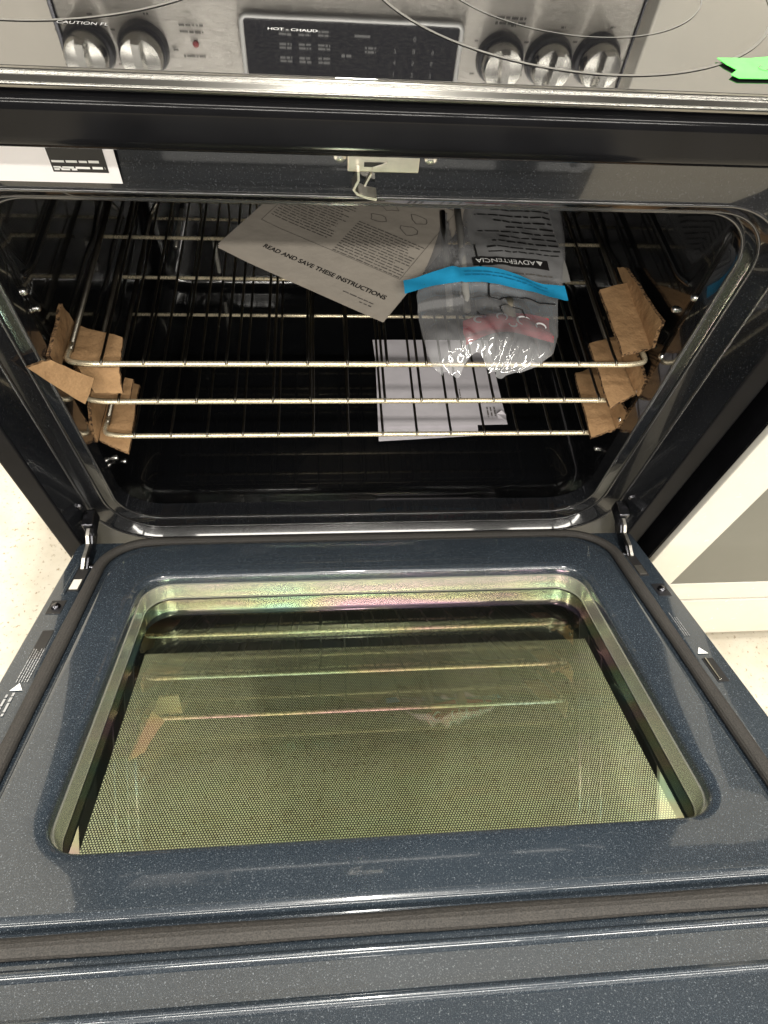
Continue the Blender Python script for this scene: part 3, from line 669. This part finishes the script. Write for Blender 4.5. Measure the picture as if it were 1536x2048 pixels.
# ------------------------------------------------------------------ instruction booklet on the top rack
bk = empty('instruction_booklet', (0, 0, 0)); tag(bk, 'grey newsprint instruction booklet lying askew on the top oven rack', 'booklet')
B0 = Vector((-0.178, 0.190, 0.0)); BU = Vector((0.199, -0.128, 0)).normalized(); BV = Vector((0.128, 0.199, 0)).normalized(); BW, BH = 0.2366, 0.305
def bz_(u, v): return 0.1340 + 0.0035 * math.sin(u * 9 + 0.4) * math.sin(v * 7) + 0.005 * max(0, (v / BH)) ** 2 + 0.0065 * math.exp(-((u / 0.03) ** 2)) * (0.4 + v)
def bpt(u, v, lift=0.0): p = B0 + BU * u + BV * v; p.z = bz_(u, v) + lift; return p
def page(name, lift, du, dv, mat, curl=0.0):
    nu, nv = 26, 32; V = []; F = []
    for a in range(nu + 1):
        for b_ in range(nv + 1):
            u, v = BW * a / nu, BH * b_ / nv; p = bpt(u, v, lift); p += BU * du + BV * dv; p.z += curl * max(0, u / BW - 0.7) * max(0, 0.3 - v / BH); V.append(p)
    for a in range(nu):
        for b_ in range(nv): q = a * (nv + 1) + b_; F.append((q, q + nv + 1, q + nv + 2, q + 1))
    return pym(name, V, F, mat, bk, True)
for k in range(6): page('page', 0.0036 * k / 5, 0.0008 * math.sin(k * 2.1), -0.0006 * (5 - k), 'newsprint')
def onpage(p):
    q = p - B0; return bpt(q.dot(BU), q.dot(BV), 0.0036 + 0.0006)
def press(o, fn=onpage):
    for q in o.data.vertices: q.co = fn(Vector((q.co.x, q.co.y, 0)))
    return o
press(lettering('booklet_title', 'READ AND SAVE THESE INSTRUCTIONS', 0.0098, B0 + BU * 0.134 + BV * 0.030, BU, BV, 'print_black', bk, weight=0.00022))
print_lines('booklet_small_print', B0 + BU * 0.172 + BV * 0.0125, BU, BV, 0.042, 1, 0.005, 'print_dark', bk, 0.35, 0, seed=21, fn=onpage)
print_lines('booklet_small_print', B0 + BU * 0.198 + BV * 0.0070, BU, BV, 0.016, 1, 0.005, 'print_dark', bk, 0.35, 0, seed=22, fn=onpage)
print_lines('booklet_column', B0 + BU * 0.020 + BV * 0.270, BU, BV, 0.088, 38, 0.0050, 'print_dark', bk, 0.34, 0.2, seed=23, fn=onpage)
print_lines('booklet_column', B0 + BU * 0.122 + BV * 0.135, BU, BV, 0.096, 14, 0.0050, 'print_dark', bk, 0.34, 0.2, seed=24, fn=onpage)
print_lines('booklet_column', B0 + BU * 0.122 + BV * 0.270, BU, BV, 0.096, 10, 0.0050, 'print_dark', bk, 0.34, 0.2, seed=25, fn=onpage)
rdb = random.Random(9)
for k in range(4):     # little line drawings above the right column
    c = (0.14 + 0.045 * (k % 2), 0.155 + 0.028 * (k // 2)); pts = [(c[0] + 0.014 * math.cos(t) * rdb.uniform(0.6, 1.2), c[1] + 0.009 * math.sin(t) * rdb.uniform(0.6, 1.2)) for t in [0.7 * j for j in range(9)]]
    V = []; F = []
    for j in range(9):
        a, b_ = pts[j], pts[(j + 1) % 9]; d = Vector((b_[0] - a[0], b_[1] - a[1])); nrm = Vector((-d.y, d.x)).normalized() * 0.0004; i0 = len(V)
        for q in (Vector(a) + nrm, Vector(b_) + nrm, Vector(b_) - nrm, Vector(a) - nrm): V.append(bpt(q.x, q.y, 0.0043))
        F.append((i0, i0 + 1, i0 + 2, i0 + 3))
    pym('booklet_drawing', V, F, 'print_dark', bk)
for (u0, v0, u1, v1) in ((0.016, 0.068, 0.2200, 0.0686), (0.016, 0.068, 0.0166, 0.28), (0.2195, 0.068, 0.2200, 0.28)):
    n = 24; V = []; F = []; lng = (u1 - u0) > (v1 - v0)
    for k in range(n + 1):
        t = k / n
        if lng: V += [bpt(u0 + (u1 - u0) * t, v0, 0.0043), bpt(u0 + (u1 - u0) * t, v1, 0.0043)]
        else: V += [bpt(u0, v0 + (v1 - v0) * t, 0.0043), bpt(u1, v0 + (v1 - v0) * t, 0.0043)]
    F = [(2 * k, 2 * k + 1, 2 * k + 3, 2 * k + 2) for k in range(n)]; pym('booklet_rule', V, F, 'print_dark', bk)
V = [bpt(u, v, 0.0044) for u, v in ((0.1035, 0.208), (0.1175, 0.208), (0.1175, 0.214), (0.1035, 0.214))]
pym('booklet_black_bar', V, [(0, 1, 2, 3)], 'print_black', bk)

# ------------------------------------------------------------------ parts bag on the top rack
bag = empty('parts_bag', (0, 0, 0)); tag(bag, 'clear plastic parts bag with blue tape hanging over the top rack front', 'plastic bag')
# outline of the bag, seam by seam: (left, right) points from the front end to the back end
rows = [(-0.020, 0.082, 0.162), (-0.008, 0.071, 0.192), (0.010, 0.067, 0.214), (0.040, 0.064, 0.226), (0.070, 0.062, 0.232), (0.100, 0.062, 0.238), (0.130, 0.070, 0.250), (0.170, 0.085, 0.262), (0.220, 0.100, 0.272), (0.270, 0.108, 0.278), (0.320, 0.112, 0.282)]
def bag_lr(y):
    for a, b_ in zip(rows, rows[1:]):
        if a[0] <= y <= b_[0]:
            t = (y - a[0]) / (b_[0] - a[0]); return a[1] + (b_[1] - a[1]) * t, a[2] + (b_[2] - a[2]) * t
    return rows[-1][1:] if y > rows[-1][0] else rows[0][1:]
from mathutils import noise as mn
def bag_h(u, y):
    e = max(0.0, 1 - (2 * u - 1) ** 2) ** 0.6; f = min(1.0, max(0.0, (y + 0.020) / 0.03)); 
    h = 0.020 * e * f * (0.6 + 0.7 * math.exp(-((y - 0.025) / 0.04) ** 2)) * (1.0 - 0.45 * math.exp(-((y - 0.105) / 0.012) ** 2))
    fr_ = math.exp(-((y - 0.004) / 0.022) ** 2)
    c = mn.noise(Vector((u * 2.6, y * 11, 1.3))) * 0.0060 + (0.24 + fr_) * (abs(mn.noise(Vector((u * 9.0 + y * 26, y * 30, 4.3)))) * 0.0150 - 0.003)
    c += 0.006 * math.exp(-((u - 0.97) / 0.03) ** 2) * (y > 0.13) + 0.005 * math.exp(-((u - 0.20 - 0.10 * y) / 0.03) ** 2) * (y > 0.12)
    return h + c * (0.25 + 0.75 * e) * f
def bag_pt(u, y, lift=0.0, top=True):
    l, r_ = bag_lr(y); x = l + (r_ - l) * u; base = 0.1335 + 0.0065 * (1 if x < 0.115 and y > 0.08 else 0)
    dip = -0.004 * max(0, (-y) / 0.020) if y < 0 else 0
    return Vector((x, y, base + dip + (bag_h(u, y) if top else 0.0) + lift))
nu, nv = 56, 96; V = []; F = []
for a in range(nu + 1):
    for b_ in range(nv + 1):
        u = a / nu; y = -0.020 + 0.340 * b_ / nv; yy = y
        if b_ < 6: yy = y + (0.004 * math.sin(u * 21) + 0.016 * max(0, math.sin((u - 0.22) * 7.5)) * (u > 0.22) * (u < 0.62)) * (1 - b_ / 6)
        V.append(bag_pt(u, yy))
for a in range(nu):
    for b_ in range(nv): q = a * (nv + 1) + b_; F.append((q, q + nv + 1, q + nv + 2, q + 1))
pym('top_film', V, F, 'plastic_film', bag, True)
# blue tape across the bag
V = []; F = []; n = 40
for k in range(n + 1):
    t = k / n; x = 0.046 + (0.244 - 0.046) * t; yc = 0.103 + 0.020 * math.sin(math.pi * min(1, t * 1.15)) - 0.006 * t; l, r_ = bag_lr(yc)
    for j in range(5):
        y = yc - 0.0125 + 0.025 * j / 4 + 0.001 * math.sin(9 * t + j); u = min(1, max(0, (x - l) / (r_ - l))); V.append(Vector((x, y, bag_pt(u, y).z * 0.35 + 0.65 * (0.150 + 0.006 * math.sin(math.pi * min(1, max(0, u)))) + 0.0035 + 0.0008 * math.sin(17 * t + j))))
for k in range(n):
    for j in range(4): q = k * 5 + j; F.append((q, q + 5, q + 6, q + 1))
tp = pym('blue_tape_strip', V, F, 'blue_tape', bag, True)
tape_row = [V[k * 5 + 2] for k in range(41)]
def tape_pt(p):
    t = min(39.999, max(0, (p.x - 0.046) / 0.198 * 40)); k = int(t); q = tape_row[k].lerp(tape_row[k + 1], t - k); return Vector((p.x, q.y + p.y, q.z + 0.0022))
print_lines('tape_print', (0.120, 0.002, 0), (1, 0, 0), (0, 1, 0), 0.10, 2, 0.0060, 'tape_ink', bag, 0.30, 0.3, seed=81, fn=tape_pt)
# printed warning on the film, upside down to the viewer
def film_pt(p):
    l, r_ = bag_lr(p.y); u = min(1, max(0, (p.x - l) / (r_ - l))); return Vector((p.x, p.y, bag_pt(u, p.y).z + 0.0012))
def curve_patch(name, x0, x1, y0, y1, mat, nx=16, ny=4, slope=0.0):
    V = []; F = []
    for a in range(nx + 1):
        for b_ in range(ny + 1): x = x0 + (x1 - x0) * a / nx; V.append(film_pt(Vector((x, y0 + (y1 - y0) * b_ / ny + slope * (x - x0), 0))))
    for a in range(nx):
        for b_ in range(ny): q = a * (ny + 1) + b_; F.append((q, q + ny + 1, q + ny + 2, q + 1))
    return pym(name, V, F, mat, bag, True)
curve_patch('warning_band', 0.136, 0.234, 0.146, 0.163, 'print_black')
fp2 = lambda p: film_pt(p) + Vector((0, 0, 0.0008))
press(lettering('warning_word', 'ADVERTENCIA', 0.0115, (0.178, 0.1545, 0), (-1, 0, 0), (0, -1, 0), 'print_white', bag), fp2)
pym('warning_triangle', [fp2(Vector(q)) for q in ((0.2265, 0.1585, 0), (0.2175, 0.1585, 0), (0.222, 0.150, 0))], [(0, 1, 2)], 'print_white', bag)
print_lines('warning_print', (0.252, 0.176, 0), (-1, 0, 0), (0, -1, 0), 0.095, 1, 0.009, 'print_black', bag, 0.26, 0.2, seed=31, fn=film_pt)
for k in range(9):
    print_lines('warning_print', (0.256, 0.186 + 0.0115 * k, 0), (-1, 0, 0), (0, -1, 0), 0.104 - 0.012 * (k % 3), 1, 0.0085, 'print_black', bag, 0.34, 0.3, seed=32 + k, fn=film_pt)
print_lines('warning_print', (0.236, 0.136, 0), (-1, 0, 0), (0, -1, 0), 0.085, 1, 0.0075, 'print_dark', bag, 0.35, 0.2, seed=45, fn=film_pt)
# contents: folded leaflet, paper roll, red printed packet, clear pouch
V = []; F = []
lf = []
for a in range(13):
    for b_ in range(13):
        x = 0.142 + 0.118 * a / 12; y = 0.132 + 0.186 * b_ / 12; lf.append(Vector((x, y, 0.1375 + 0.004 * math.sin(a * 0.5) + 0.002 * math.sin(b_ * 0.8))))
F = [(a * 13 + b_, (a + 1) * 13 + b_, (a + 1) * 13 + b_ + 1, a * 13 + b_ + 1) for a in range(12) for b_ in range(12)]
pym('leaflet', lf, F, 'leaflet_paper', bag, True)
tube('paper_roll', [(0.120, 0.073, 0.141), (0.128, 0.20, 0.143), (0.132, 0.30, 0.144)], 0.0045, 'leaflet_paper', bag, 14)
tube('paper_roll', [(0.100, 0.076, 0.139), (0.110, 0.26, 0.142)], 0.0042, 'leaflet_paper', bag, 14)
tube('paper_roll', [(0.170, 0.056, 0.1390), (0.173, 0.092, 0.1390)], 0.0070, 'tan_paper', bag, 18)
V = []; F = []; nx, ny = 18, 6
for a in range(nx + 1):
    for b_ in range(ny + 1):
        t = a / nx; x = 0.112 + 0.104 * t; y = 0.018 + 0.036 * b_ / ny + 0.016 * math.sin(math.pi * t * 0.9); V.append(Vector((x, y, 0.1388 + 0.005 * math.sin(math.pi * t) + 0.003 * math.sin(b_ * 1.3 + 6 * t))))
for a in range(nx):
    for b_ in range(ny): q = a * (ny + 1) + b_; F.append((q, q + ny + 1, q + ny + 2, q + 1))
pk = pym('red_packet', V, F, 'red_plastic', bag, True)
def stroke(name, pts, w_, z, mat, parent):
    V = []
    for k, p in enumerate(pts):
        a = pts[max(0, k - 1)]; b_ = pts[min(len(pts) - 1, k + 1)]; d = Vector((b_[0] - a[0], b_[1] - a[1])).normalized(); nr = Vector((-d.y, d.x)) * w_ * (0.35 + 0.65 * math.sin(math.pi * (k + 0.5) / len(pts)))
        V += [(p[0] + nr.x, p[1] + nr.y, z(p[0])), (p[0] - nr.x, p[1] - nr.y, z(p[0]))]
    return pym(name, V, [(2 * k, 2 * k + 1, 2 * k + 3, 2 * k + 2) for k in range(len(pts) - 1)], mat, parent)
pz = lambda x: 0.1475 + 0.0035 * math.sin(math.pi * min(1, max(0, (x - 0.112) / 0.104)))
for x, y, r_, a0, a1 in ((0.129, 0.049, 0.0060, 40, 300), (0.156, 0.052, 0.0070, -60, 210), (0.181, 0.046, 0.0085, 20, 250), (0.200, 0.038, 0.0065, -30, 200), (0.168, 0.040, 0.0050, 160, 380)):
    stroke('packet_mark', [(x + r_ * math.cos(R(a0 + (a1 - a0) * q / 14)) * (1 - 0.02 * q), y + 0.8 * r_ * math.sin(R(a0 + (a1 - a0) * q / 14))) for q in range(15)], 0.0014, pz, 'sticker_white', pk)
# black outlines printed on the film
def film_line(pts, w_, name='film_outline'):
    V = []; F = []; P = []
    for a, b_ in zip(pts, pts[1:]):
        for j in range(6): t = j / 6; P.append((a[0] + (b_[0] - a[0]) * t, a[1] + (b_[1] - a[1]) * t))
    P.append(pts[-1])
    for k, p in enumerate(P):
        a = P[max(0, k - 1)]; b_ = P[min(len(P) - 1, k + 1)]; d = Vector((b_[0] - a[0], b_[1] - a[1])).normalized(); nrm = Vector((-d.y, d.x)) * w_ / 2
        V += [film_pt(Vector((p[0] + nrm.x, p[1] + nrm.y, 0))), film_pt(Vector((p[0] - nrm.x, p[1] - nrm.y, 0)))]
    F = [(2 * k, 2 * k + 1, 2 * k + 3, 2 * k + 2) for k in range(len(P) - 1)]; pym(name, V, F, 'print_black', bag)
film_line([(0.143, 0.190), (0.142, 0.150), (0.152, 0.130), (0.150, 0.105), (0.148, 0.088), (0.160, 0.086), (0.176, 0.098), (0.196, 0.097), (0.212, 0.088), (0.232, 0.090)], 0.0024)
film_line([(0.158, 0.052), (0.157, 0.070), (0.166, 0.076), (0.184, 0.068), (0.184, 0.050)], 0.0012)
film_line([(0.128, 0.058), (0.128, 0.048), (0.138, 0.045)], 0.0014)

# ------------------------------------------------------------------ white sheet on the oven floor
sh = empty('paper_sheet', (0, 0, 0)); tag(sh, 'white folded paper sheet on the oven floor beneath the racks', 'paper')
def sheet_mesh(nm, c, lift, seed):
    V = []; F = []; n = 14; c = [Vector((*q, 0)) for q in c]; rd = random.Random(seed); pa = rd.uniform(0, 6)
    for a in range(n + 1):
        for b_ in range(n + 1):
            u, v = a / n, b_ / n; p = c[0] * (1 - u) * (1 - v) + c[1] * u * (1 - v) + c[2] * u * v + c[3] * (1 - u) * v
            p.z = -0.1715 + lift + 0.0015 * (1 + math.sin(4 * u + pa) * math.sin(3 * v)) + 0.006 * max(0, 0.25 - v) * u; V.append(p)
    for a in range(n):
        for b_ in range(n): q = a * (n + 1) + b_; F.append((q, q + n + 1, q + n + 2, q + 1))
    return pym(nm, V, F, 'white_paper', sh, True)
sheet_mesh('under_sheet', [(0.035, 0.119), (0.200, 0.128), (0.215, 0.345), (0.040, 0.345)], 0.0008, 1)
top = sheet_mesh('top_sheet', [(0.046, 0.146), (0.251, 0.148), (0.246, 0.345), (0.036, 0.345)], 0.0045, 2)
fs = lambda p: Vector((p.x, p.y, -0.1632))
print_lines('sheet_print', (0.232, 0.185, 0), (0, -1, 0), (1, 0, 0), 0.022, 3, 0.006, 'print_dark', sh, 0.35, 0.3, seed=51, fn=fs)
print_lines('sheet_print', (0.178, 0.225, 0), (0, -1, 0), (1, 0, 0), 0.020, 2, 0.005, 'print_dark', sh, 0.3, 0.3, seed=52, fn=fs)
pym('torn_flap', [(0.236, 0.158, -0.161), (0.248, 0.152, -0.158), (0.250, 0.166, -0.160), (0.242, 0.170, -0.154), (0.234, 0.166, -0.158)], [(0, 1, 2, 3, 4)], 'white_paper', sh)

# ------------------------------------------------------------------ sticker on the lintel, green tape on the glass
st = box('label_sticker', (-0.345, -0.0542, 0.3690), (-0.1960, -0.0536, 0.408), 'sticker_white', None); tag(st, 'white printed label sticker on the left of the oven lintel', 'sticker')
box('black_text_box', (-0.2425, -0.0546, 0.3772), (-0.2035, -0.0543, 0.400), 'print_black', st)
print_lines('box_print', (-0.2412, -0.0547, 0.3845), (1, 0, 0), (0, 0, 1), 0.036, 2, 0.0045, 'print_white', st, 0.4, 0.1, 0.0003, seed=61)
print_lines('box_print', (-0.2412, -0.0547, 0.3788), (1, 0, 0), (0, 0, 1), 0.016, 1, 0.0045, 'print_white', st, 0.4, 0.1, 0.0003, seed=62)
for (a, b_, c, d) in ((-0.343, -0.297, 0.3735, 0.3739), (-0.2974, -0.297, 0.3735, 0.3880), (-0.343, -0.297, 0.3876, 0.3880)):
    box('box_rule', (a, -0.0545, c), (b_, -0.0543, d), 'print_dark', st)
box('box_word', (-0.325, -0.0545, 0.3785), (-0.308, -0.0543, 0.3805), 'print_dark', st)

tpv = [(0.2205, -0.0455), (0.2450, -0.0440), (0.2700, -0.0380), (0.2950, -0.036), (0.2950, -0.066), (0.2700, -0.0695), (0.2480, -0.0715), (0.2265, -0.0725), (0.2225, -0.0680), (0.2290, -0.0610), (0.2240, -0.0540)]
V = [(x, y, CT + 0.0016) for x, y in tpv] + [(x, y, CT + 0.0012) for x, y in tpv]; n = len(tpv)
gt = pym('tape_strip', V, [tuple(range(n)), tuple(range(n, 2 * n))[::-1]] + [(k, (k + 1) % n, n + (k + 1) % n, n + k) for k in range(n)], 'green_tape', None); tag(gt, 'torn bright green tape strip stuck on the glass cooktop corner', 'tape')
V = []; F = []
mk = [(0.2490, -0.0535), (0.2460, -0.0560), (0.2455, -0.0590), (0.2490, -0.0605), (0.2530, -0.0585), (0.2570, -0.0600)]
for k, (x, y) in enumerate(mk): V += [(x, y + 0.0005, CT + 0.0019), (x + 0.0006, y - 0.0005, CT + 0.0019)]
pym('pen_mark', V, [(2 * k, 2 * k + 1, 2 * k + 3, 2 * k + 2) for k in range(len(mk) - 1)], 'print_dark', gt)

# ------------------------------------------------------------------ neighbouring white range
nb = empty('white_range', (0, 0, 0)); tag(nb, 'white range with grey oven window standing at the right', 'range')
NX0, NX1, NY = 0.4225, 1.22, -0.117
box('body', (NX0 + 0.004, -0.060, FZ + 0.06), (NX1 - 0.004, 0.58, 0.44), 'black_satin', nb, 0.003)
box('door_edge', (NX0 + 0.001, NY + 0.012, -0.297), (NX1 - 0.001, -0.062, 0.34), 'black_gloss', nb, 0.002)
WX0, WX1, WZ0, WZ1 = NX0 + 0.064, NX1 - 0.064, -0.237, 0.27
V = []; F = []
for x, z in ((NX0, -0.2985), (NX1, -0.2985), (NX1, 0.345), (NX0, 0.345)): V.append((x, NY, z))
for x, z in ((WX0, WZ0), (WX1, WZ0), (WX1, WZ1), (WX0, WZ1)): V.append((x, NY, z))
for q in list(V): V.append((q[0], NY + 0.010, q[2]))
F = [(k, (k + 1) % 4, 4 + (k + 1) % 4, 4 + k) for k in range(4)] + [(8 + k, 8 + (k + 1) % 4, 12 + (k + 1) % 4, 12 + k) for k in range(4)] + [(k, (k + 1) % 4, 8 + (k + 1) % 4, 8 + k) for k in range(4)] + [(4 + k, 4 + (k + 1) % 4, 12 + (k + 1) % 4, 12 + k) for k in range(4)]
bev(pym('door_frame', V, F, 'white_enamel', nb), 0.002)
box('oven_window', (WX0 - 0.002, NY + 0.0012, WZ0 - 0.002), (WX1 + 0.002, NY + 0.006, WZ1 + 0.002), 'grey_glass', nb)
box('storage_drawer', (NX0, NY, FZ + 0.045), (NX1, -0.061, -0.3062), 'white_enamel', nb, 0.003)
box('toe_base', (NX0 + 0.02, -0.04, FZ), (NX1 - 0.02, 0.5, FZ + 0.058), 'black_satin', nb)
box('cooktop', (NX0, -0.09, 0.441), (NX1, 0.54, 0.462), 'white_enamel', nb, 0.003)
box('backguard', (NX0, 0.525, 0.4625), (NX1, 0.58, 0.80), 'white_enamel', nb, 0.004)
